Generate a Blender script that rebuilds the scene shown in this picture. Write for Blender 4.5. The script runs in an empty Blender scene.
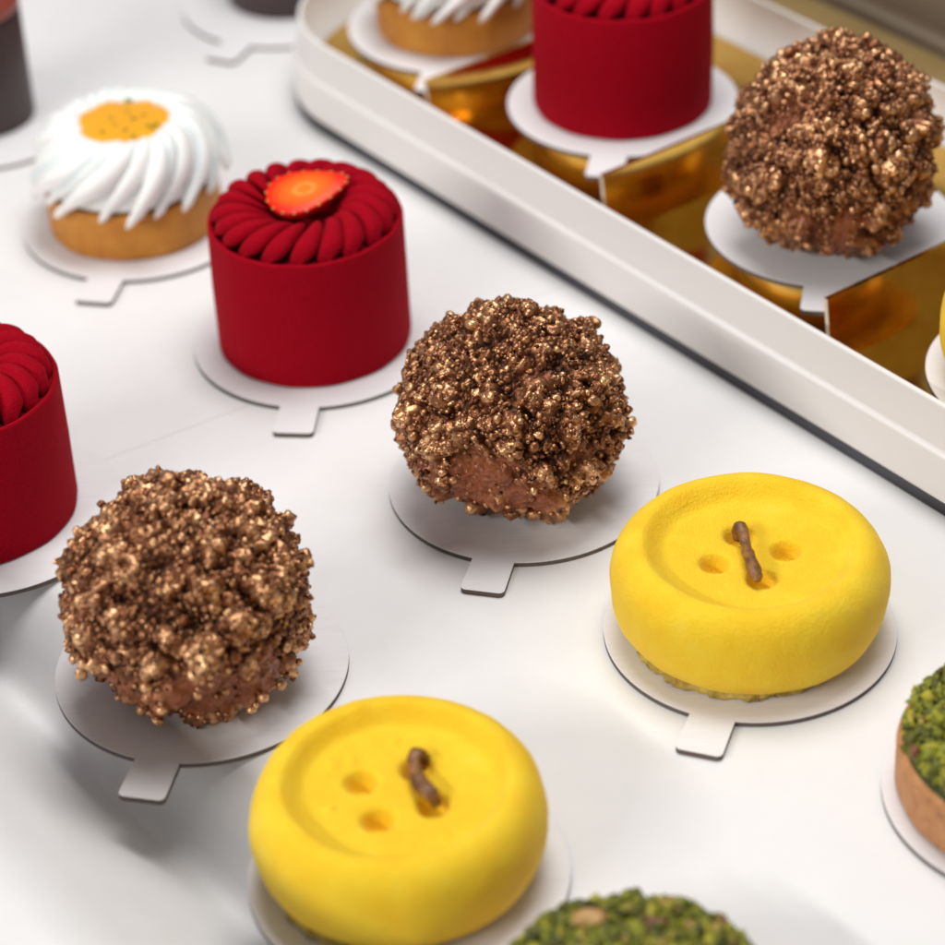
import bpy, math, random
import numpy as np
from mathutils import Vector, Matrix
random.seed(7); rng = np.random.default_rng(11)
S = bpy.context.scene
CM = 0.01
PI = math.pi

# ------------------------------------------------------------------ camera
F_PX, PITCH, ROLL, HC = 2685.88, math.radians(35.653), math.radians(-2.7524), 0.46731
cam_d = bpy.data.cameras.new('camera'); cam = bpy.data.objects.new('camera', cam_d)
S.collection.objects.link(cam); S.camera = cam
fw = Vector((0, math.cos(PITCH), -math.sin(PITCH))); rt = Vector((1, 0, 0)); up = Vector((0, math.sin(PITCH), math.cos(PITCH)))
r2 = rt*math.cos(ROLL)+up*math.sin(ROLL); u2 = -rt*math.sin(ROLL)+up*math.cos(ROLL)
M4 = Matrix((r2, u2, -fw)).transposed().to_4x4(); M4.translation = Vector((0, 0, HC))
cam.matrix_world = M4
cam_d.sensor_width = 36; cam_d.lens = 36*F_PX/945
cam_d.clip_start = 0.02; cam_d.clip_end = 20
cam_d.dof.use_dof = True; cam_d.dof.focus_distance = 0.742; cam_d.dof.aperture_fstop = 8.6

# ------------------------------------------------------------------ light
W = bpy.data.worlds.new('World'); S.world = W; W.use_nodes = True
bg = W.node_tree.nodes['Background']; bg.inputs[0].default_value = (0.90, 0.89, 0.91, 1); bg.inputs[1].default_value = 0.30
def area(name, loc, target, sx, sy, power, col):
    l = bpy.data.lights.new(name, 'AREA'); l.shape = 'RECTANGLE'; l.size = sx; l.size_y = sy; l.energy = power; l.color = col
    o = bpy.data.objects.new(name, l); S.collection.objects.link(o); o.location = loc
    d = (Vector(target)-Vector(loc)).normalized(); ax = Vector((math.cos(math.radians(53.5)), -math.sin(math.radians(53.5)), 0))   # long side along the display
    z = -d; x = (ax-z*ax.dot(z)).normalized(); y = z.cross(x); o.rotation_euler = Matrix((x, y, z)).transposed().to_euler()
area('key_lamp', (-1.23, -0.33, 0.94), (-0.06, 0.58, 0), 1.1, 0.04, 21.0, (1, 0.975, 0.95))
area('overhead_lamp', (0.06, 0.84, 1.1), (0.0, 0.72, 0), 0.7, 0.50, 11.8, (1, 0.985, 0.975))
S.view_settings.view_transform = 'Standard'; S.view_settings.look = 'None'
S.view_settings.exposure = -0.19; S.view_settings.gamma = 1
S.render.engine = 'CYCLES'; S.cycles.max_bounces = 10; S.cycles.sample_clamp_indirect = 6

# ------------------------------------------------------------------ helpers
A = math.radians(53.5)
NV = Vector((math.sin(A), math.cos(A), 0)); TV = Vector((math.cos(A), -math.sin(A), 0))
def nt(n, t, z=0.0):                    # row coordinates in cm -> metres
    return (NV*n+TV*t+Vector((0, 0, z)))*CM
def obj(name, V, F, mat, parent=None, smooth=True, fm=None):
    me = bpy.data.meshes.new(name); me.from_pydata([tuple(v) for v in V], [], [tuple(f) for f in F])
    for m in (mat if isinstance(mat, (list, tuple)) else [mat]): me.materials.append(m)
    if smooth: me.polygons.foreach_set('use_smooth', [True]*len(me.polygons))
    if fm is not None: me.polygons.foreach_set('material_index', fm)
    me.update()
    o = bpy.data.objects.new(name, me); S.collection.objects.link(o)
    if parent: o.parent = parent
    return o
def tri_obj(name, V, T, mat, parent=None, attr=None, smooth=True, cover=None):     # fast numpy triangles
    me = bpy.data.meshes.new(name); me.vertices.add(len(V)); me.vertices.foreach_set('co', V.astype(np.float32).ravel())
    me.loops.add(T.size); me.loops.foreach_set('vertex_index', T.astype(np.int32).ravel())
    me.polygons.add(len(T)); me.polygons.foreach_set('loop_start', np.arange(0, T.size, 3, dtype=np.int32))
    me.update(calc_edges=True)
    if smooth: me.polygons.foreach_set('use_smooth', np.ones(len(T), dtype=bool))
    me.materials.append(mat)
    if attr is not None:
        a = me.attributes.new('tone', 'FLOAT', 'POINT'); a.data.foreach_set('value', attr.astype(np.float32))
        c = me.attributes.new('cover', 'FLOAT', 'POINT'); c.data.foreach_set('value', (np.ones(len(V)) if cover is None else cover).astype(np.float32))
    o = bpy.data.objects.new(name, me); S.collection.objects.link(o)
    if parent: o.parent = parent
    return o
def empty(name, loc, rz=0, tilt=(0, 0)):
    o = bpy.data.objects.new(name, None); o.empty_display_size = .02; S.collection.objects.link(o)
    o.location = loc; o.rotation_euler = (tilt[0], tilt[1], rz); return o
def tag(o, label=None, cat=None, group=None, kind=None):
    if label: o['label'] = label
    if cat: o['category'] = cat
    if group: o['group'] = group
    if kind: o['kind'] = kind
    return o
def lathe(prof, n=96, fn=None):         # prof: list of (r, z) cm; optional fn(r,a,z)->(r,z)
    V = []; F = []; m = len(prof)
    for i in range(n):
        a = 2*PI*i/n
        for (r, z) in prof:
            rr, zz = fn(r, a, z) if fn else (r, z)
            V.append((rr*math.cos(a)*CM, rr*math.sin(a)*CM, zz*CM))
    for i in range(n):
        j = (i+1) % n
        for k in range(m-1): F.append((i*m+k, j*m+k, j*m+k+1, i*m+k+1))
    return V, F
_tab = np.random.default_rng(5).random((64, 64, 64))
def vnoise(P):                          # value noise, P (N,3) -> [-1,1]
    i = np.floor(P).astype(int); f = P-i; f = f*f*(3-2*f); i &= 63; j = (i+1) & 63
    g = lambda a, b, c: _tab[a, b, c]
    x0, y0, z0 = i.T; x1, y1, z1 = j.T; fx, fy, fz = f.T
    c00 = g(x0, y0, z0)*(1-fx)+g(x1, y0, z0)*fx; c10 = g(x0, y1, z0)*(1-fx)+g(x1, y1, z0)*fx
    c01 = g(x0, y0, z1)*(1-fx)+g(x1, y0, z1)*fx; c11 = g(x0, y1, z1)*(1-fx)+g(x1, y1, z1)*fx
    return ((c00*(1-fy)+c10*fy)*(1-fz)+(c01*(1-fy)+c11*fy)*fz)*2-1
def fbm(P, o=3):
    return sum(vnoise(P*2**k+17.3*k)*.5**k for k in range(o))
def nodules(P, cell, seed):             # fused rounded crumbs: height and tone of the nearest random spheres
    g = np.random.default_rng(seed); T_ = g.random((32, 32, 32, 5)); Q = P/cell; B = np.floor(Q).astype(int)
    h = np.zeros(len(P)); tn = np.full(len(P), .3)
    for dx in (-1, 0, 1):
        for dy in (-1, 0, 1):
            for dz in (-1, 0, 1):
                C = B+np.array([dx, dy, dz]); q = T_[C[:, 0] & 31, C[:, 1] & 31, C[:, 2] & 31]
                d = np.linalg.norm(Q-(C+q[:, :3]), axis=1); r = .38+.42*q[:, 3]
                v = r*np.sqrt(np.clip(1-(d/r)**2, 0, 1)); m = v > h; h = np.where(m, v, h); tn = np.where(m, q[:, 4], tn)
    return h*cell, tn
def ico(sub):
    import bmesh
    bm = bmesh.new(); bmesh.ops.create_icosphere(bm, subdivisions=sub, radius=1)
    V = np.array([v.co[:] for v in bm.verts]); T = np.array([[v.index for v in f.verts] for f in bm.faces]); bm.free()
    return V, T
def chain(pts, radii, seg=14, closed_ends=True, flat=1.0, upv=(0, 0, 1)):   # tapered tube through points (cm)
    P = [Vector(p) for p in pts]; V = []; F = []; n = len(P); upv = Vector(upv)
    for i, p in enumerate(P):
        d = (P[min(i+1, n-1)]-P[max(i-1, 0)]).normalized()
        s = d.cross(upv).normalized(); w = s.cross(d).normalized()
        for k in range(seg):
            a = 2*PI*k/seg; V.append((p+s*math.cos(a)*radii[i]+w*math.sin(a)*radii[i]*flat)*CM)
    for i in range(n-1):
        for k in range(seg):
            l = (k+1) % seg; F.append((i*seg+k, i*seg+l, (i+1)*seg+l, (i+1)*seg+k))
    V.append(P[0]*CM); V.append(P[-1]*CM)
    for k in range(seg):
        l = (k+1) % seg; F.append((n*seg, l, k)); F.append((n*seg+1, (n-1)*seg+k, (n-1)*seg+l))
    return V, F

# ------------------------------------------------------------------ materials
def mat(name, col, rough=.5, metal=0, **kw):
    m = bpy.data.materials.new(name); m.use_nodes = True; b = m.node_tree.nodes['Principled BSDF']
    b.inputs['Base Color'].default_value = (*col, 1); b.inputs['Roughness'].default_value = rough; b.inputs['Metallic'].default_value = metal
    for k, v in kw.items(): b.inputs[k.replace('_', ' ')].default_value = v
    return m
def nodes(m): return m.node_tree.nodes, m.node_tree.links, m.node_tree.nodes['Principled BSDF']
def noise_n(m, scale, detail=4, rough=.6, stretch=None):
    N, L, b = nodes(m); tc = N.new('ShaderNodeTexCoord'); t = N.new('ShaderNodeTexNoise')
    t.inputs['Scale'].default_value = scale; t.inputs['Detail'].default_value = detail; t.inputs['Roughness'].default_value = rough
    if stretch:
        mp = N.new('ShaderNodeMapping'); mp.inputs['Scale'].default_value = stretch; mp.inputs['Rotation'].default_value = (0, 0, .6)
        L.new(tc.outputs['Object'], mp.inputs[0]); L.new(mp.outputs[0], t.inputs[0])
    else: L.new(tc.outputs['Object'], t.inputs[0])
    return t.outputs['Fac']
def ramp(m, fac, stops, to='Base Color'):
    N, L, b = nodes(m); r = N.new('ShaderNodeValToRGB'); e = r.color_ramp.elements
    e[0].position, e[0].color = stops[0][0], (*stops[0][1], 1); e[1].position, e[1].color = stops[-1][0], (*stops[-1][1], 1)
    for p, c in stops[1:-1]:
        x = e.new(p); x.color = (*c, 1)
    L.new(fac, r.inputs[0])
    if to: L.new(r.outputs[0], b.inputs[to])
    return r.outputs[0]
def bump(m, facs, dist=.0005):
    N, L, b = nodes(m); prev = None
    for fac, st, d in facs:
        u = N.new('ShaderNodeBump'); u.inputs['Strength'].default_value = st; u.inputs['Distance'].default_value = d
        L.new(fac, u.inputs['Height'])
        if prev: L.new(prev, u.inputs['Normal'])
        prev = u.outputs[0]
    L.new(prev, b.inputs['Normal'])

m_table = mat('white_laminate', (.80, .78, .765), .42); bump(m_table, [(noise_n(m_table, 900, 2), .06, .0002), (noise_n(m_table, 14, 3), .05, .002)])
ramp(m_table, noise_n(m_table, 30, 6, .7), [(.3, (.765, .76, .755)), (.7, (.805, .80, .795))])
m_card = mat('white_card', (.78, .765, .775), .38)
ramp(m_card, noise_n(m_card, 60, 5, .7, (1, 14, 1)), [(.22, (.71, .695, .705)), (.45, (.775, .76, .77)), (.8, (.81, .795, .805))])
bump(m_card, [(noise_n(m_card, 50, 4, .6, (1, 12, 1)), .12, .001), (noise_n(m_card, 1500, 2), .05, .0002)])
m_edge = mat('card_core', (.13, .10, .085), .8)
m_tray = mat('white_enamel', (.78, .75, .725), .30, Coat_Weight=.15); bump(m_tray, [(noise_n(m_tray, 40, 3), .04, .002)])
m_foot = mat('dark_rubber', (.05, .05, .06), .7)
m_gold = mat('gold_foil', (.85, .58, .18), .13, 1.0); bump(m_gold, [(noise_n(m_gold, 25, 3), .10, .003), (noise_n(m_gold, 300, 2), .03, .0004)])
ramp(m_gold, noise_n(m_gold, 60, 4), [(.3, (.74, .44, .08)), (.7, (.86, .57, .15))])
m_paper = mat('cut_paper_edge', (.75, .66, .52), .7)
m_red = mat('red_velvet_spray', (.36, .002, .010), .8, Sheen_Weight=.10, Sheen_Roughness=.4, Subsurface_Weight=.05, Subsurface_Scale=.004)
m_red.node_tree.nodes['Principled BSDF'].inputs['Sheen Tint'].default_value = (1, .12, .12, 1)
m_red.node_tree.nodes['Principled BSDF'].inputs['Specular IOR Level'].default_value = .06
ramp(m_red, noise_n(m_red, 1700, 6, .95), [(.32, (.17, .0004, .006)), (.5, (.33, .0008, .010)), (.70, (.50, .002, .016))])
bump(m_red, [(noise_n(m_red, 1900, 3, .7), .8, .0004), (noise_n(m_red, 120, 3), .15, .0008)])
m_yel = mat('yellow_velvet_spray', (.90, .60, .015), .66, Subsurface_Weight=.12, Subsurface_Scale=.006, Sheen_Weight=.08)
m_yel.node_tree.nodes['Principled BSDF'].inputs['Subsurface Radius'].default_value = (1, .6, .1)
m_yel.node_tree.nodes['Principled BSDF'].inputs['Specular IOR Level'].default_value = .25
ramp(m_yel, noise_n(m_yel, 70, 5, .65), [(.25, (.92, .53, .006)), (.6, (.94, .64, .022)), (.8, (.94, .70, .07))])
bump(m_yel, [(noise_n(m_yel, 1250, 3, .75), .8, .0007), (noise_n(m_yel, 220, 3), .12, .0006)])
m_base = mat('biscuit_base', (.55, .40, .07), .6); ramp(m_base, noise_n(m_base, 300, 4), [(.3, (.30, .19, .02)), (.7, (.70, .52, .10))]); bump(m_base, [(noise_n(m_base, 500, 4), .8, .001)])
m_choc = mat('chocolate', (.16, .06, .02), .48); ramp(m_choc, noise_n(m_choc, 350, 3), [(.3, (.09, .03, .01)), (.72, (.34, .15, .04))]); bump(m_choc, [(noise_n(m_choc, 600, 3), .5, .0006)])
m_core = mat('praline_core', (.20, .065, .025), .42, .45, Specular_IOR_Level=.4)
ramp(m_core, noise_n(m_core, 900, 4, .7), [(.3, (.12, .028, .010)), (.55, (.30, .085, .030)), (.8, (.50, .18, .07))]); bump(m_core, [(noise_n(m_core, 1300, 4, .7), .9, .0008)])
def bronze(name, dark, mid, light, met=.85):
    m = mat(name, mid, .34, met); N, L, b = nodes(m)
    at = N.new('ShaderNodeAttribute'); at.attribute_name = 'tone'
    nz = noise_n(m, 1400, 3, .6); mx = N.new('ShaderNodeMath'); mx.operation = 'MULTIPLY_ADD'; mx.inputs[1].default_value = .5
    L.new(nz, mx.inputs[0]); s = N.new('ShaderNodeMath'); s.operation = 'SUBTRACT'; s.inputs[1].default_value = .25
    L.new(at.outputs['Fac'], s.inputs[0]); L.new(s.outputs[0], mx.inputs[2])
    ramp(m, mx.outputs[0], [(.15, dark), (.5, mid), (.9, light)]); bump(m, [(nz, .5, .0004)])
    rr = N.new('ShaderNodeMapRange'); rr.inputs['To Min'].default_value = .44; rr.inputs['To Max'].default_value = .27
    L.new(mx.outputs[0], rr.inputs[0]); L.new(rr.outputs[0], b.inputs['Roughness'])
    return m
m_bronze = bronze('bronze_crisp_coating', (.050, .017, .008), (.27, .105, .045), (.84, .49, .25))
N, L, b = nodes(m_bronze)            # bare praline shows where the coating is thin
cv = N.new('ShaderNodeAttribute'); cv.attribute_name = 'cover'
src = b.inputs['Base Color'].links[0].from_socket; core = ramp(m_bronze, noise_n(m_bronze, 900, 4, .7), [(.3, (.12, .028, .010)), (.55, (.30, .085, .028)), (.8, (.48, .17, .065))], None)
mx = N.new('ShaderNodeMix'); mx.data_type = 'RGBA'; L.new(cv.outputs['Fac'], mx.inputs[0]); L.new(core, mx.inputs[6]); L.new(src, mx.inputs[7]); L.new(mx.outputs[2], b.inputs['Base Color'])
mr = N.new('ShaderNodeMapRange'); mr.inputs['To Min'].default_value = .25; mr.inputs['To Max'].default_value = .85; L.new(cv.outputs['Fac'], mr.inputs[0]); L.new(mr.outputs[0], b.inputs['Metallic'])
m_crust = mat('baked_crust', (.42, .19, .05), .6, Subsurface_Weight=.05, Subsurface_Scale=.003)
ramp(m_crust, noise_n(m_crust, 90, 6, .7), [(.25, (.42, .13, .010)), (.6, (.58, .24, .022)), (.85, (.70, .36, .06))]); bump(m_crust, [(noise_n(m_crust, 700, 4), .4, .0006)])
m_crust2 = mat('hazel_crust', (.42, .19, .08), .65)
ramp(m_crust2, noise_n(m_crust2, 260, 6, .75), [(.30, (.12, .05, .02)), (.40, (.44, .19, .07)), (.60, (.54, .26, .10)), (.8, (.66, .38, .18))]); bump(m_crust2, [(noise_n(m_crust2, 500, 4), .6, .0008)])
m_mer = mat('meringue', (.86, .85, .83), .5, Subsurface_Weight=.25, Subsurface_Scale=.004); bump(m_mer, [(noise_n(m_mer, 600, 3), .12, .0004)])
m_jelly = mat('orange_jelly', (.90, .40, .008), .18, Subsurface_Weight=.3, Subsurface_Scale=.005, Coat_Weight=.3)
m_jelly.node_tree.nodes['Principled BSDF'].inputs['Subsurface Radius'].default_value = (1, .5, .05)
bump(m_jelly, [(noise_n(m_jelly, 160, 3), .3, .001)])
m_herb = mat('lime_zest', (.16, .26, .02), .5)
m_cup = mat('dark_chocolate_cup', (.045, .022, .022), .5); m_cuptop = mat('red_brown_glaze', (.30, .05, .03), .35)
m_moss = mat('pistachio_crumb', (.2, .3, .03), .6); N, L, b = nodes(m_moss); at = N.new('ShaderNodeAttribute'); at.attribute_name = 'tone'
ramp(m_moss, at.outputs['Fac'], [(0, (.035, .035, .006)), (.35, (.10, .10, .006)), (.62, (.23, .24, .010)), (.82, (.38, .34, .02)), (.92, (.34, .22, .06)), (1, (.20, .07, .035))])
m_mossbase = mat('pistachio_paste', (.05, .065, .012), .7); bump(m_mossbase, [(noise_n(m_mossbase, 500, 3), .8, .001)])
m_nut = mat('hazelnut_piece', (.55, .33, .12), .5); ramp(m_nut, noise_n(m_nut, 250, 3), [(.3, (.34, .17, .05)), (.7, (.66, .42, .17))])
m_tan = mat('brushed_brass_sill', (.42, .28, .12), .38, .4); ramp(m_tan, noise_n(m_tan, 20, 4, .6, (1, 8, 1)), [(.3, (.36, .24, .09)), (.7, (.46, .32, .14))])
m_dark = mat('dark_bronze_frame', (.10, .065, .035), .5, .3); m_streak = mat('bronze_strip', (.22, .17, .12), .4, .5)
# strawberry: pale core, seedless orange-red cut face
m_berry = mat('strawberry_flesh', (.85, .10, .01), .42, Subsurface_Weight=.08, Subsurface_Scale=.003, Coat_Weight=.05, Specular_IOR_Level=.25)
N, L, b = nodes(m_berry); tc = N.new('ShaderNodeTexCoord'); mp = N.new('ShaderNodeMapping'); mp.inputs['Scale'].default_value = (75, 95, 0)
gr = N.new('ShaderNodeTexGradient'); gr.gradient_type = 'SPHERICAL'; L.new(tc.outputs['Object'], mp.inputs[0]); L.new(mp.outputs[0], gr.inputs[0])
nb_ = noise_n(m_berry, 700, 4, .8); ma = N.new('ShaderNodeMath'); ma.operation = 'MULTIPLY_ADD'; ma.inputs[1].default_value = .22; sb = N.new('ShaderNodeMath'); sb.operation = 'SUBTRACT'; sb.inputs[1].default_value = .11
L.new(nb_, ma.inputs[0]); L.new(gr.outputs['Fac'], sb.inputs[0]); L.new(sb.outputs[0], ma.inputs[2])
ramp(m_berry, ma.outputs[0], [(0, (.72, .006, .002)), (.16, (.85, .02, .001)), (.42, (.95, .10, .001)), (.68, (.95, .15, .002)), (.78, (.97, .30, .05)), (.84, (.95, .17, .004)), (1, (.97, .20, .01))])
bump(m_berry, [(noise_n(m_berry, 500, 2), .25, .0004)])
m_seed = mat('strawberry_seed', (.75, .42, .10), .5)
m_berryskin = mat('strawberry_skin', (.55, .01, .008), .2, Coat_Weight=.4)

# ------------------------------------------------------------------ setting
SEAM = lambda n: -60.05+(n-33)*.095
def strip(name, prof, t0, t1, m, segs=1, label=None):   # profile [(n,z)] swept along the row direction, open sheet
    V = []; F = []
    for i in range(segs+1):
        t = (t0, t1)[i]
        for n, z in prof:
            V.append(nt(n, t(n) if callable(t) else t, z))
    k = len(prof)
    for i in range(segs):
        for j in range(k-1): F.append((i*k+j, i*k+j+1, (i+1)*k+j+1, (i+1)*k+j))
    o = obj(name, V, F, m, smooth=True); o['kind'] = 'structure'; return o
# a soft channel is shaped into the flat table to deepen a shadow band
def smooth(c):                          # corner cutting keeps the profile soft
    c = np.array(c, float)
    for _ in range(4):
        q = np.empty((2*len(c)-2, 2)); q[0::2] = .75*c[:-1]+.25*c[1:]; q[1::2] = .25*c[:-1]+.75*c[1:]; c = np.vstack([c[:1], q, c[-1:]])
    return [tuple(p) for p in c]
# added channel: its slopes put extra shade where the case rail's shadow falls
prof = [(63.2, -2), (63.2, -.05), (63.15, 0), (45, 0), (35, 0)]+smooth([(27.2, 0), (26.5, -.08), (25.8, -.40), (25.25, -1.0), (24.9, -1.7), (24.6, -2.35), (24.2, -2.5), (23.8, -2.2), (23.2, -1.65), (22.4, -1.05), (21.4, -.5), (20.2, -.18), (19, -.04), (18, 0)])+[(5, 0), (-8, 0)]
strip('table_top', prof, -125, lambda n: SEAM(n)-.007, m_table)
strip('table_top', prof, lambda n: SEAM(n)+.007, -5, m_table)
# front frame rail of the display case, out of the picture: its shadow crosses the table's near corner
strip('case_rail', [(1.8, 14.2), (1.8, 16.0), (-1.3, 16.0), (-1.3, 14.2), (1.8, 14.2)], -125, -25, m_dark)
strip('back_sill', [(63.3, -2), (63.3, 1.9), (63.45, 2.0), (65.5, 2.0), (65.6, 1.9), (65.6, 1.4)], -125, -5, m_tan)
strip('back_channel', [(65.5, 1.7), (66.3, 1.7)], -125, -5, m_dark)
strip('back_strip', [(66.25, 1.4), (66.25, 1.95), (66.3, 2.0), (67.0, 2.0), (67.1, 1.9)], -125, -5, m_streak)
strip('back_frame', [(67.05, 1.7), (70.5, 1.7), (70.5, 9), (140, 9)], -125, -5, m_dark)

# ------------------------------------------------------------------ tray
def rrect(n0, n1, t0, t1, R, k=14):
    P = []
    for cn, ct, a0 in ((n0+R, t0+R, PI), (n1-R, t0+R, 1.5*PI), (n1-R, t1-R, 0), (n0+R, t1-R, .5*PI)):
        for i in range(k+1):
            a = a0+PI/2*i/k; P.append((cn+R*math.cos(a), ct+R*math.sin(a)))
    return P
TN0, TN1, TT0, TT1, TR = 47.66, 62.4, -77.8, -24.0, 5.2
def ring_mesh(prof):    # prof list of (inset, z): loops of the rounded rectangle
    V = []; F = []; m = None
    for ins, z in prof:
        L_ = rrect(TN0+ins, TN1-ins, TT0+ins, TT1-ins, TR-ins); m = len(L_)
        V += [nt(n, t, z) for n, t in L_]
    for i in range(len(prof)-1):
        for j in range(m):
            l = (j+1) % m; F.append((i*m+j, i*m+l, (i+1)*m+l, (i+1)*m+j))
    return V, F, m
tray = empty('serving_tray', nt(55, -51, 0)); tag(tray, 'long white two-tier tray with rounded corners holding the gold-lined row of cakes', 'tray')
off = -Vector(tray.location)
tp = [(.45, .42), (.05, .42), (.01, .45), (0, .50), (0, 1.85), (.01, 1.92), (.03, 1.955), (.06, 1.97), (.07, 1.972), (.19, 1.975), (.20, 1.98), (.215, 2.0), (.22, 2.03), (.30, 3.28), (.31, 3.34), (.33, 3.38), (.36, 3.395), (.37, 3.40), (.45, 3.40), (.46, 3.395), (.48, 3.37), (.50, 3.30), (.58, 1.4)]
V, F, m = ring_mesh(tp); F.append(tuple((len(tp)-1)*m+j for j in range(m)))
o = obj('tray_body', [v+off for v in V], F, m_tray, tray)
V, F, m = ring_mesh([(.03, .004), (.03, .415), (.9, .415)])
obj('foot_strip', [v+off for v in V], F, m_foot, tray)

gold = empty('gold_insert', nt(55, -51, 1.45)); tag(gold, 'mirror gold card insert with low upright dividers lying inside the white tray', 'insert')
goff = -Vector(gold.location)
L_ = rrect(TN0+.9, TN1-.9, TT0+.9, TT1-.9, TR-.9)
obj('gold_floor', [nt(n, t, 1.5)+goff for n, t in L_], [tuple(range(len(L_)))], m_gold, gold, smooth=False)
# board positions in the tray: (n, t, z)
BZ = 2.75
TB = [(53.5, -71.9), (54.05, -63.25), (53.6, -52.55), (52.6, -41.85)]
def plinth(n, t):
    V, F = lathe([(3.1, 1.5-1.45), (3.1, BZ-.15-1.45)], 64)
    V.append((0, 0, (BZ-.15-1.45)*CM)); c = len(V)-1
    for i in range(64): F.append((i*2+1, ((i+1) % 64)*2+1, c))
    o = obj('gold_pedestal', V, F, m_gold, gold, smooth=False); o.location = nt(n, t, 1.45)+goff
    for p in o.data.polygons: p.use_smooth = len(p.vertices) == 4
for n, t in TB: plinth(n, t)
def divider(n0, n1, t, z1):
    V = []; F = []; k = 16
    for i in range(k+1):
        n = n0+(n1-n0)*i/k; bow = .10*math.sin(PI*i/k)
        for dt, z in ((.36, 1.5), (.06, z1), (-.09, z1), (.21, 1.5)): V.append(nt(n, t+bow+dt, z)+goff)
    for i in range(k):
        for j in range(3): F.append((i*4+j, (i+1)*4+j, (i+1)*4+j+1, i*4+j+1))
    fm = [0]*len(F); F.append((0, 1, 2, 3)); F.append((k*4+3, k*4+2, k*4+1, k*4)); fm += [1, 1]
    obj('divider', V, F, [m_gold, m_paper], gold, smooth=False, fm=fm)
for t, n0 in ((-67.55, 48.75), (-58.45, 49.0), (-48.25, 49.15), (-38.0, 49.1)): divider(n0, 60.8, t, 3.7)

# ------------------------------------------------------------------ cards
def card(x, y, z, tabdir, label, R=4.0, tablen=1.42, tabw=1.22):
    e = empty('cake_board', (x*CM, y*CM, z*CM)); tag(e, label, 'cake board', 'round card boards with a pull tab')
    H = .16; a0 = math.radians(tabdir); V, F = [], []
    n = 160
    for zz, rr in ((0, R-.0), (H-.015, R), (H, R-.02)):
        V += [(rr*math.cos(2*PI*i/n)*CM, rr*math.sin(2*PI*i/n)*CM, zz*CM) for i in range(n)]
    fm = []
    for k in range(2):
        for i in range(n):
            j = (i+1) % n; F.append((k*n+i, k*n+j, (k+1)*n+j, (k+1)*n+i)); fm.append(1 if k == 0 else 0)
    F.append(tuple(2*n+i for i in range(n))); fm.append(0); F.append(tuple(n-1-i for i in range(n))); fm.append(0)
    obj('disc', V, F, [m_card, m_edge], e, smooth=False, fm=fm)
    # pull tab with rounded corners, rooted under the disc edge
    hw = tabw/2; q = .16; P = [(R-.10, -hw), (R+tablen-q, -hw-.02)]
    P += [(R+tablen-q+q*math.sin(a), -hw-.02+q-q*math.cos(a)) for a in np.linspace(.3, PI/2, 4)]
    P += [(R+tablen-q+q*math.cos(a), hw+.02-q+q*math.sin(a)) for a in np.linspace(0, PI/2, 5)]
    P += [(R-.10, hw)]
    m = len(P); c, s = math.cos(a0), math.sin(a0); V, F, fm = [], [], []
    for zz in (-.0, H+.006):
        V += [((u*c-v*s)*CM, (u*s+v*c)*CM, (zz+(.0 if zz < .05 else 0))*CM) for u, v in P]
    for i in range(m):
        j = (i+1) % m; F.append((i, j, m+j, m+i)); fm.append(1 if i != m-1 else 0)
    F.append(tuple(m+i for i in range(m))); fm.append(0); F.append(tuple(m-1-i for i in range(m))); fm.append(0)
    obj('pull_tab', V, F, [m_card, m_edge], e, smooth=False, fm=fm)
    return e

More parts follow.
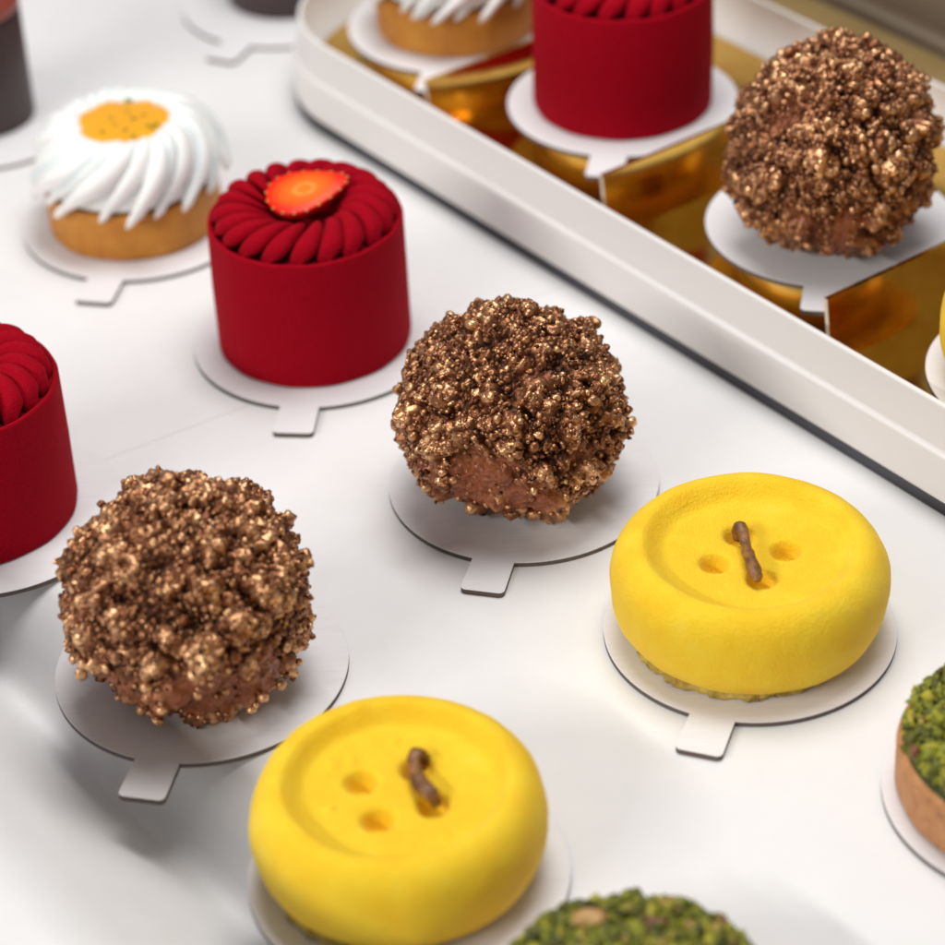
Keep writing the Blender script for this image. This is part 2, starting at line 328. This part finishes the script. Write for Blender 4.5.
# ------------------------------------------------------------------ bronze crunchy balls
IV, IT = ico(2)
BIG = ico(3); BASE = ico(7)
def ball(x, y, z, R, seed, label, bare, sq=.94, tm=.45):
    g = np.random.default_rng(seed)
    e = empty('chocolate_ball', (x*CM, y*CM, z*CM)); tag(e, label, 'pastry', 'round pastries rolled in bronze crisped pearls')
    nl = 110; lc = g.normal(size=(nl, 3)); lc /= np.linalg.norm(lc, axis=1)[:, None]
    lr = g.uniform(.09, .20, nl); lh = g.uniform(.10, .40, nl)
    off3 = g.uniform(0, 30, 3)
    def rad(D):
        h = np.zeros(len(D))
        for c, r, hh in zip(lc, lr, lh):
            a = np.arccos(np.clip(D@c, -1, 1))/r; h = np.maximum(h, hh*np.sqrt(np.clip(1-a*a, 0, 1)))
        return R-.44+h*.85+.13*fbm(D*4+off3)+.05*fbm(D*11+off3)
    barev = np.array(bare, float); barev /= np.linalg.norm(barev)
    def place(D, r):
        P = D*r[:, None]; P[:, 2] *= sq; return P
    V0, T0 = BASE
    def cov(D):
        return np.clip(1.45+1.0*fbm(D*2.6+off3+9)-2.3*np.clip(D@barev-.35, 0, 1)+1.2*(rad(D)-R+.35), 0, 1)
    c0 = cov(V0); c0 = c0*c0*(3-2*c0); r0 = rad(V0); S0 = V0*R+off3
    h1, t1 = nodules(S0, .58, seed+1); h2, t2 = nodules(S0, .24, seed+2)
    r0 = r0+(h1*.62+h2*.85)*(.12+.88*c0)+.03*fbm(V0*30+off3, 2); P = place(V0, r0); P[:, 2] = np.maximum(P[:, 2], -R*sq+.30)
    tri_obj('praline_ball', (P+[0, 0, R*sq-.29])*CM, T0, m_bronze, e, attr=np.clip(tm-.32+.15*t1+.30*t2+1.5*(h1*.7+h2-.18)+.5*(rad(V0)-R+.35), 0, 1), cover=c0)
    # loose pearls on top
    n = 7000; D = g.normal(size=(n, 3)); D /= np.linalg.norm(D, axis=1)[:, None]
    keep = g.random(n) < np.clip(cov(D)*.9, .10, 1)
    D = D[keep]; n = len(D); br = np.clip(g.lognormal(math.log(.064), .36, n), .03, .15)
    h1, _ = nodules(D*R+off3, .58, seed+1); h2, _ = nodules(D*R+off3, .24, seed+2)
    C = place(D, rad(D)+(h1*.62+h2*.85)*(.12+.88*cov(D))+br*g.uniform(-.7, .35, n)); C[:, 2] = np.maximum(C[:, 2], -R*sq+br+.30)
    # sprinkle of clustered bigger crisp pieces
    nb = 60; idx = g.integers(0, nl, nb); Db = lc[idx]+g.normal(size=(nb, 3))*.13; Db /= np.linalg.norm(Db, axis=1)[:, None]
    bb = g.uniform(.12, .20, nb); Cb = place(Db, rad(Db)+.22)
    C = np.vstack([C, Cb]); br = np.concatenate([br, bb]); n = len(br)
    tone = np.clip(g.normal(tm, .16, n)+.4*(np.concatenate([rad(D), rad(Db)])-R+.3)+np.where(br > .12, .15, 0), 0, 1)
    sc = g.uniform(.72, 1.25, size=(n, 3))
    V = np.empty((n, len(IV), 3)); jit = 1+.10*g.normal(size=(n, len(IV), 1))
    V[:] = IV[None]*jit; V *= sc[:, None, :]*br[:, None, None]; V += C[:, None, :]; V[:, :, 2] = np.maximum(V[:, :, 2], -R*sq+.30)
    T = (IT[None]+(np.arange(n)*len(IV))[:, None, None]).reshape(-1, 3)
    VC, TC, tC = V.reshape(-1, 3), T, np.repeat(tone, len(IV))
    # large craggy crisp pieces standing out of the coating
    nc = 16; BV, BT = BIG; VV = []; TT = []; tn = []
    for i in range(nc):
        d = g.normal(size=3); d /= np.linalg.norm(d); d = d if d[2] > -.35 else -d
        if i < 12: d = lc[i]
        s_ = g.uniform(.14, .27)*np.array([g.uniform(.7, 1.3), g.uniform(.6, 1.1), g.uniform(.6, 1.0)])
        q = BV*(1+.34*fbm(BV*1.5+i*3.1, 2))[:, None]*s_
        ax = Vector(g.normal(size=3)).normalized(); Rm = np.array(Matrix.Rotation(g.uniform(0, 6), 3, ax))
        q = q@Rm.T+place(d[None], rad(d[None])+.10)[0]; q[:, 2] = np.maximum(q[:, 2], -R*sq+.30)
        VV.append(q); TT.append(BT+i*len(BV)); tn.append(np.full(len(BV), np.clip(g.normal(tm+.05, .12), 0, 1)))
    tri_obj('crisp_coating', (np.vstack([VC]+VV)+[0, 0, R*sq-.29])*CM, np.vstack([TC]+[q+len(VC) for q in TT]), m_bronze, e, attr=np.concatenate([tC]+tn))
    return e

# ------------------------------------------------------------------ red cake
def petal_mesh():
    V = []; F = []; ns = 22; seg = 18
    for i in range(ns+1):
        u = i/ns
        r = 1.15+1.77*u; ang = .30*(1-u)**1.2-.02                       # spirals inward
        zc = .10+.46*math.sin(PI*min(1, .16+u*.80))**.8
        w = (.10+.44*math.sin(PI*(u*.84+.08))**.7)*(.55+.62*u)
        if i == 0 or i == ns: w *= .05
        if i == ns-1: w *= .62
        hgt = w*.82
        cx, cy = r*math.cos(ang), r*math.sin(ang)
        dx, dy = math.cos(ang+.75*(1-u)), math.sin(ang+.75*(1-u)); sx, sy = -dy, dx
        for k in range(seg):
            a = 2*PI*k/seg; ca, sa = math.cos(a), math.sin(a)
            off_ = ca*w; zz = zc-.20+sa*hgt*(1.0 if sa > 0 else .5)+.42*ca*w   # leaning so each overlaps its neighbour
            V.append(((cx+sx*off_)*CM, (cy+sy*off_)*CM, zz*CM))
    for i in range(ns):
        for k in range(seg):
            l = (k+1) % seg; F.append((i*seg+k, (i+1)*seg+k, (i+1)*seg+l, i*seg+l))
    return V, F
PV, PF = petal_mesh()
petal_data = None
def red_cake(x, y, z, label, rot=0.0, R=3.10, H=4.45):
    global petal_data
    e = empty('red_velvet_cake', (x*CM, y*CM, z*CM), rot); tag(e, label, 'cake', 'red cylinder cakes with a petal swirl on top')
    prof = [(0, .0), (R-.10, 0), (R-.02, .05), (R, .14), (R-.0, H*.5), (R-.03, H-.10), (R-.06, H-.02), (R-.12, H), (R-.17, H-.03), (R-.2, H-.16), (1.6, H-.12), (1.1, H-.35), (0, H-.35)]
    def fn(r, a, z): 
        return (r+(.012*math.sin(3*a+1)+.006*math.sin(7*a+z)) +.010*math.sin(13*a+z*1.7) if r > 2 else r, z)
    V, F = lathe(prof, 128, fn); obj('cake_body', V, F, m_red, e)
    n = 20
    for i in range(n):
        if petal_data is None:
            p = obj('petal', PV, PF, m_red, e); petal_data = p.data
        else:
            p = bpy.data.objects.new('petal', petal_data); S.collection.objects.link(p); p.parent = e
        p.location = (0, 0, (H-.02)*CM); p.rotation_euler = (0, 0, 2*PI*i/n+random.uniform(-.02, .02)); s = random.uniform(.97, 1.03)
        p.scale = (1, 1, s)
    return e

def berry(x, y, z, rz, tilt, label):
    e = empty('strawberry_slice', (x*CM, y*CM, z*CM), rz, tilt); tag(e, label, 'strawberry')
    n = 72; out = []
    for i in range(n):
        a = 2*PI*i/n; r = 1.12*(1+.10*math.cos(a)+.10*math.cos(2*a)+.05*math.cos(3*a)) ; c_ = math.cos(a); out.append((1.22*c_+(.20*max(0, c_)**3), .95*math.sin(a)*(1-.30*c_)))
    V = []; F = []
    rings = [(1.0, 0.0), (.985, .045), (.95, .065), (.6, .085), (.25, .09), (.06, .09)]
    for s, zz in rings: V += [(u*s*CM, v*s*CM, zz*CM) for u, v in out]
    V.append((0, 0, .09*CM)); c = len(V)-1
    for k in range(len(rings)-1):
        for i in range(n): j = (i+1) % n; F.append((k*n+i, k*n+j, (k+1)*n+j, (k+1)*n+i))
    for i in range(n): F.append(((len(rings)-1)*n+i, (len(rings)-1)*n+(i+1) % n, c))
    obj('cut_face', V, F, m_berry, e)
    V = []; F = []; rings = [(1.0, 0), (1.01, -.06), (.97, -.2), (.8, -.34), (.5, -.42), (.02, -.45)]
    for s, zz in rings: V += [(u*s*CM, v*s*CM, zz*CM) for u, v in out]
    for k in range(len(rings)-1):
        for i in range(n): j = (i+1) % n; F.append(((k+1)*n+i, (k+1)*n+j, k*n+j, k*n+i))
    obj('skin', V, F, m_berryskin, e)
    V = []; F = []
    for k in range(0, n, 4):
        u, v = out[k]; p = Vector((u*.985, v*.985, .03)); d = Vector((u, v, 0)).normalized()
        vv, ff = chain([p-d*.07, p, p+d*.06], [.015, .04, .012], 6); b0 = len(V); V += vv; F += [tuple(q+b0 for q in f) for f in ff]
    obj('seeds', V, F, m_seed, e)

# ------------------------------------------------------------------ yellow button cake
def button(x, y, z, R, rot, label, bumps=(), base=True, H=2.86, seed=1):
    e = empty('button_cake', (x*CM, y*CM, z*CM), rot); tag(e, label, 'cake', 'yellow cakes shaped like a round button')
    na = 300; hz = .52
    prof = []
    # outer side from underside to crest
    for a in np.linspace(-PI*.40, PI*.5, 34):
        k = R-.66*(1-math.cos(a))*(1.35 if a < 0 else 1.3); zc = 1.62
        zz = zc+(math.sin(a)*(1.42 if a < 0 else H-zc))
        kk = R-(.84 if a > 0 else .80)*(1-abs(math.cos(a))**(.95 if a > 0 else .85))
        prof.append((kk, zz))
    rc, zt = prof[-1]; rf = 2.3; zf = H-.42
    for u in np.linspace(.05, 1, 26):
        s = (.5-.5*math.cos(PI*u))*.8+.2*math.sin(PI*u/2); prof.append((rc+(rf-rc)*u, zt+(zf-zt)*s))
    for r in np.linspace(rf, 0, 60)[1:]: prof.append((r, zf-.10+.10*(r/rf)**2))
    prof[0] = (prof[0][0], max(prof[0][1], .12)); prof = [(R-1.35, .14)]+prof
    P = np.array(prof); A_ = np.arange(na)*2*PI/na
    r = P[None, :, 0]*np.ones((na, 1)); zz = P[None, :, 1]*np.ones((na, 1)); X = r*np.cos(A_)[:, None]; Y = r*np.sin(A_)[:, None]
    top = (np.arange(len(prof)) > 40)[None, :]
    for hx, hy in ((1.0, 0), (-1.0, 0), (0, 1.0), (0, -1.0)):
        d = np.hypot(X-hx, Y-hy); zz = zz-top*.55/(1+np.exp((d-.33)/.045))
    for bx, by, bs in bumps:
        d = np.hypot(X-bx, Y-by); zz = zz+.07*np.exp(-(d/(bs*1.5))**2)
    Q = np.stack([X, Y, zz], -1).reshape(-1, 3); nn = fbm(Q*.9+seed*7)*.035
    rr = np.maximum(np.hypot(Q[:, 0], Q[:, 1]), 1e-6); Q[:, 0] *= 1+nn/rr*(rr > 2.6); Q[:, 1] *= 1+nn/rr*(rr > 2.6)
    m = len(prof); F = []
    for i in range(na):
        j = (i+1) % na
        for k in range(m-1): F.append((i*m+k, j*m+k, j*m+k+1, i*m+k+1))
    obj('cake_body', Q*CM, F, m_yel, e)
    g = np.random.default_rng(seed)
    def bf(r_, a, z_):
        q = np.array([[math.cos(a)*3+seed, math.sin(a)*3, z_*2.0]]); return (r_+(.12*float(fbm(q*2.2)[0])+.07*float(vnoise(q*9)[0])+.05*float(vnoise(q*23)[0]) if r_ > 1 else 0), z_*(1+.3*float(vnoise(q*6)[0])))
    V, F = lathe([(0, .02), (R-.90, .02), (R-.80, .10), (R-.84, .22), (R-.95, .29), (R-1.5, .30)], 200, bf); o = obj('biscuit_base', V, F, m_base, e)
    c, s_ = math.cos(-rot), math.sin(-rot); o.location = ((-.25*c+.30*s_)*CM, (-.25*s_-.30*c)*CM, 0)
    return e

# ------------------------------------------------------------------ tart with meringue
def tart(x, y, z, label, rot=0.0):
    e = empty('meringue_tart', (x*CM, y*CM, z*CM), rot); tag(e, label, 'tart', 'tarts topped with piped white meringue')
    R = 2.98; H = 1.75
    V, F = lathe([(0, 0), (R-.14, 0), (R-.05, .06), (R-.02, .2), (R, H-.1), (R-.04, H), (R-.14, H+.02), (R-.3, H-.05), (0, H-.05)], 128, lambda r, a, z: (r*(1+.006*math.sin(5*a)+.004*math.sin(11*a+1)), z))
    obj('crust', V, F, m_crust, e)
    g = random.Random(4)
    # dome under the strokes + spiral strokes, one piped mass
    V, F = lathe([(2.8, 1.85), (3.0, 2.1), (2.9, 2.6), (2.45, 3.1), (1.8, 3.42), (1.35, 3.5), (1.1, 3.2), (0, 3.1)], 96)
    V = [Vector(v) for v in V]; n = 26
    for i in range(n):
        a0 = 2*PI*i/n+g.uniform(-.04, .04); ln = g.uniform(.86, 1.08); wv = g.uniform(.8, 1.3); sw = g.uniform(.8, 1.2); pts = []; rad = []
        for k in range(17):
            u = k/16; ang = a0-1.0*sw*u**1.05; r = 1.36+1.92*math.sin(u*PI/2*1.02)*ln
            zz = 3.48+.16*math.sin(PI*min(1, u*2.2))-1.85*u**2.2*(.92+.1*ln)
            pts.append((r*math.cos(ang), r*math.sin(ang), zz))
            rad.append(max(.03, (.15+.26*wv*math.sin(PI*min(1, u*1.05+.10)))*(1 if k < 16 else .25)))
        vv, ff = chain(pts, rad, 12, flat=1.0); b0 = len(V); V += [Vector(v) for v in vv]; F += [tuple(q+b0 for q in f) for f in ff]
    obj('meringue', V, F, m_mer, e)
    V, F = lathe([(1.75, 3.40), (1.78, 3.66), (1.68, 3.78), (1.3, 3.84), (.5, 3.86), (0, 3.87)], 80, lambda r, a, z: (r*(1+.08*math.sin(3*a+.4)+.07*math.sin(7*a)+.04*math.sin(13*a)), z))
    jo = obj('jelly', V, F, m_jelly, e); jo.location = (.02*CM, -.10*CM, .03*CM)
    V = []; F = []
    for i in range(15):
        a = g.uniform(0, 2*PI); r = 1.35*math.sqrt(g.random())*(1.25 if i % 4 == 0 else 1); s = g.uniform(.05, .13); q = g.uniform(0, PI)
        p = Vector((r*math.cos(a), r*math.sin(a), 3.90 if r < 1.6 else 3.96)); d = Vector((math.cos(q), math.sin(q), 0))
        vv, ff = chain([p-d*s, p+Vector((0, 0, .03)), p+d*s], [.02, .06, .02], 6); b0 = len(V); V += vv; F += [tuple(k+b0 for k in f) for f in ff]
    obj('lime_zest', V, F, m_herb, e)
    return e

# ------------------------------------------------------------------ pistachio cake
def moss(x, y, z, label, R=3.45, H=1.65, seed=3, nut=None, dome=.35):
    g = np.random.default_rng(seed)
    e = empty('pistachio_tart', (x*CM, y*CM, z*CM)); tag(e, label, 'tart', 'tarts covered with green pistachio crumbs')
    V, F = lathe([(0, 0), (R-.16, 0), (R-.05, .06), (R, .2), (R+.02, H-.2), (R-.06, H-.03), (R-.2, H), (0, H)], 128, lambda r, a, z: (r*(1+.008*math.sin(5*a)+.004*math.sin(13*a)), z))
    obj('crust', V, F, m_crust2, e)
    V, F = lathe([(R-.12, H-.02), (R-.2, H+.12), (R*.6, H+.1+dome*.7), (0, H+.1+dome)], 80); obj('pistachio_paste', V, F, m_mossbase, e)
    n = 7500; a = g.uniform(0, 2*PI, n); rr = R*.95*np.sqrt(g.random(n)); s = np.clip(g.lognormal(math.log(.062), .5, n), .025, .20)
    zz = H+.08+dome*(1-(rr/R)**2)+g.uniform(0, .22, n)+.10*vnoise(np.stack([rr*np.cos(a)*1.5, rr*np.sin(a)*1.5, 0*a+seed], -1))
    C = np.stack([rr*np.cos(a), rr*np.sin(a), zz], -1)
    V1, T1 = ico(2); sc = g.uniform(.5, 1.5, (n, 3)); V = V1[None]*(1+.22*g.normal(size=(n, len(V1), 1)))*sc[:, None]*s[:, None, None]+C[:, None]
    T = (T1[None]+(np.arange(n)*len(V1))[:, None, None]).reshape(-1, 3); tone = np.clip(g.normal(.5, .25, n), 0, 1)
    tri_obj('pistachio_crumbs', V.reshape(-1, 3)*CM, T, m_moss, e, attr=np.repeat(tone, len(V1)), smooth=False)
    if nut:
        for (px, py, sz) in nut:
            Vn, Tn = ico(3); q = Vn*(1+.22*fbm(Vn*2.3+seed)[:, None])*np.array(sz)+np.array([px, py, H+dome+.25])
            tri_obj('nut_piece', q*CM, Tn, m_nut, e)
    return e

def cup(x, y, z, label, R=2.05, H=4.3):
    e = empty('chocolate_cup', (x*CM, y*CM, z*CM)); tag(e, label, 'dessert', 'dark chocolate cylinders on the far boards')
    V, F = lathe([(0, 0), (R-.1, 0), (R, .08), (R, H-.1), (R-.1, H), (0, H)], 96); obj('cake_body', V, F, m_cup, e)
    V, F = lathe([(R-.12, H), (R+.02, H+.12), (R+.05, H+.5), (R-.3, H+1.0), (R-1.0, H+1.3), (0, H+1.4)], 96); obj('glaze_top', V, F, m_cuptop, e)

# ------------------------------------------------------------------ placement (cm)
CT = .165
card(1.505, 64.42, 0, -105.1, 'white card board under the ball with the bare brown front, middle of the scene')
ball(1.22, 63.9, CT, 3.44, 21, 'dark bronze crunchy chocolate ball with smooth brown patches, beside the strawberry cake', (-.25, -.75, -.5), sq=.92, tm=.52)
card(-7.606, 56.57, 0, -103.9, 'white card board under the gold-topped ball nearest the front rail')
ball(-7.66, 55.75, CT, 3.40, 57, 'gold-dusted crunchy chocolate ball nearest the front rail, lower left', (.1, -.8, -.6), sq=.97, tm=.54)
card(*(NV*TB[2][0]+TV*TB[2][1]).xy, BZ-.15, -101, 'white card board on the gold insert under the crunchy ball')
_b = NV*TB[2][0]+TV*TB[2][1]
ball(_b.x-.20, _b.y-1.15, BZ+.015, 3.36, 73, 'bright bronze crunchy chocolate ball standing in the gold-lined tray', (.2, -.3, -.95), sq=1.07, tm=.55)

card(-4.74, 72.8, 0, -97.3, 'white card board under the red cake with a strawberry slice')
red_cake(-4.85, 72.9, CT, 'red velvet cylinder cake with an orange strawberry slice on its petals')
berry(-4.80, 73.2, CT+5.15, math.radians(16), (math.radians(9), math.radians(-7)), 'orange-red strawberry slice lying cut face up on the red petal cake')
card(-14.3, 64.1, 0, -100, 'white card board under the red cake cut off by the left edge of the photo')
red_cake(-14.8, 64.35, CT, 'red velvet cylinder cake cut off by the left edge, in front of the meringue tart', rot=.2)
_r = NV*TB[1][0]+TV*TB[1][1]
card(_r.x, _r.y, BZ-.15, -101, 'white card board under the red cake inside the gold-lined tray')
red_cake(_r.x+.0, _r.y+.1, BZ+.015, 'red velvet cylinder cake standing inside the gold-lined tray', rot=.1)

card(7.376, 57.09, 0, -110.6, 'white card board under the right yellow cake, its tab pointing at the pistachio tarts')
yr = button(7.35, 57.15, CT, 3.78, math.radians(12), 'yellow button cake with a dark stick from one hole, right of the middle ball', seed=2)
card(-2.035, 48.2, 0, -96, 'white card board under the yellow cake nearest the camera')
yf = button(-2.2, 48.45, CT, 3.66, math.radians(-28), 'yellow button cake nearest the camera with a stick laid over two holes', seed=5,
            bumps=[(-1.9, .2, .10), (-1.55, .55, .09), (-.9, 1.6, .09), (-1.2, -1.2, .08), (1.8, -.9, .08), (-2.1, 2.0, .16)])
_y = NV*TB[3][0]+TV*TB[3][1]
card(_y.x, _y.y, BZ-.15, -101, 'white card board at the right edge of the photo inside the tray')
button(_y.x, _y.y, BZ+.015, 3.7, .4, 'yellow cake barely showing at the right edge inside the gold-lined tray', seed=9)

card(-11.07, 80.88, 0, -102.5, 'white card board under the meringue tart beside the strawberry cake')
tart(-11.2, 80.95, CT, 'meringue tart with an orange jelly centre standing on the white table behind the strawberry cake')
_t = NV*TB[0][0]+TV*TB[0][1]
card(_t.x, _t.y, BZ-.15, -101, 'white card board under the meringue tart in the tray corner')
tart(_t.x, _t.y, BZ+.015, 'meringue tart standing in the rounded corner of the gold-lined tray, cut off at the top', 1.0)

card(13.95, 50.0, 0, -110, 'white card board under the pistachio tart at the right edge')
moss(13.75, 50.0, CT, 'green pistachio tart at the right edge of the photo', seed=3, dome=.15, nut=[(-1.9, .9, (.3, .18, .16))])
card(3.2, 41.9, 0, -100, 'white card board under the pistachio tart at the bottom edge')
moss(3.05, 42.0, CT, 'green pistachio tart with a tan nut piece cut off by the bottom edge', seed=8, R=3.2, dome=.3, nut=[(-.85, 2.1, (.42, .26, .2))])

card(-17.4, 89.0, 0, -100, 'white card board under the dark dessert at the upper left corner')
cup(-17.6, 89.1, CT, 'dark brown cylinder dessert with reddish glazed top at the upper left corner')
card(-6.6, 97.6, 0, -115, 'white card board outside the rounded corner of the tray, farthest back')
cup(-6.4, 98.2, CT, 'dark brown cylinder dessert behind the rounded corner of the tray', R=2.4)

# chocolate threads of the button cakes (parts of their cakes)
def thread(parent, pts, radii, name='chocolate_thread'):
    n0 = len(pts); q = np.linspace(0, n0-1, (n0-1)*6+1); pts = np.array(pts)
    radii = np.interp(q, range(n0), radii); pts = np.stack([np.interp(q, range(n0), pts[:, k]) for k in range(3)], -1)
    for _ in range(3): pts[1:-1] = (pts[:-2]+2*pts[1:-1]+pts[2:])/4; radii[1:-1] = (radii[:-2]+2*radii[1:-1]+radii[2:])/4
    V, F = chain(pts, radii*.82, 16, flat=.7)
    rz = parent.rotation_euler.z; c, s = math.cos(-rz), math.sin(-rz)
    A_ = np.array([tuple(v) for v in V]); nn = fbm(A_*600)*.0003+fbm(A_*1800, 2)*.00012; A_[:, 0] += nn; A_[:, 2] += np.roll(nn, 5)
    V = [((v[0]*c-v[1]*s), (v[0]*s+v[1]*c), v[2]) for v in A_]
    obj(name, V, F, m_choc, parent)
thread(yr, [(-.22, 1.00, 2.15), (-.22, 1.06, 2.45), (-.18, .90, 2.72), (-.14, .55, 2.74), (-.12, .1, 2.68), (-.08, -.4, 2.68), (-.03, -.95, 2.70), (.02, -1.30, 2.68), (.03, -1.42, 2.62)], [.16, .24, .26, .16, .17, .20, .24, .22, .12])
thread(yf, [(.60, 1.20, 2.1), (.66, 1.22, 2.45), (.52, 1.10, 2.66), (.42, .86, 2.66), (.44, .50, 2.62), (.54, .16, 2.62), (.66, -.15, 2.64), (.84, -.36, 2.62), (.96, -.42, 2.3)], [.2, .26, .25, .19, .20, .25, .28, .27, .2])
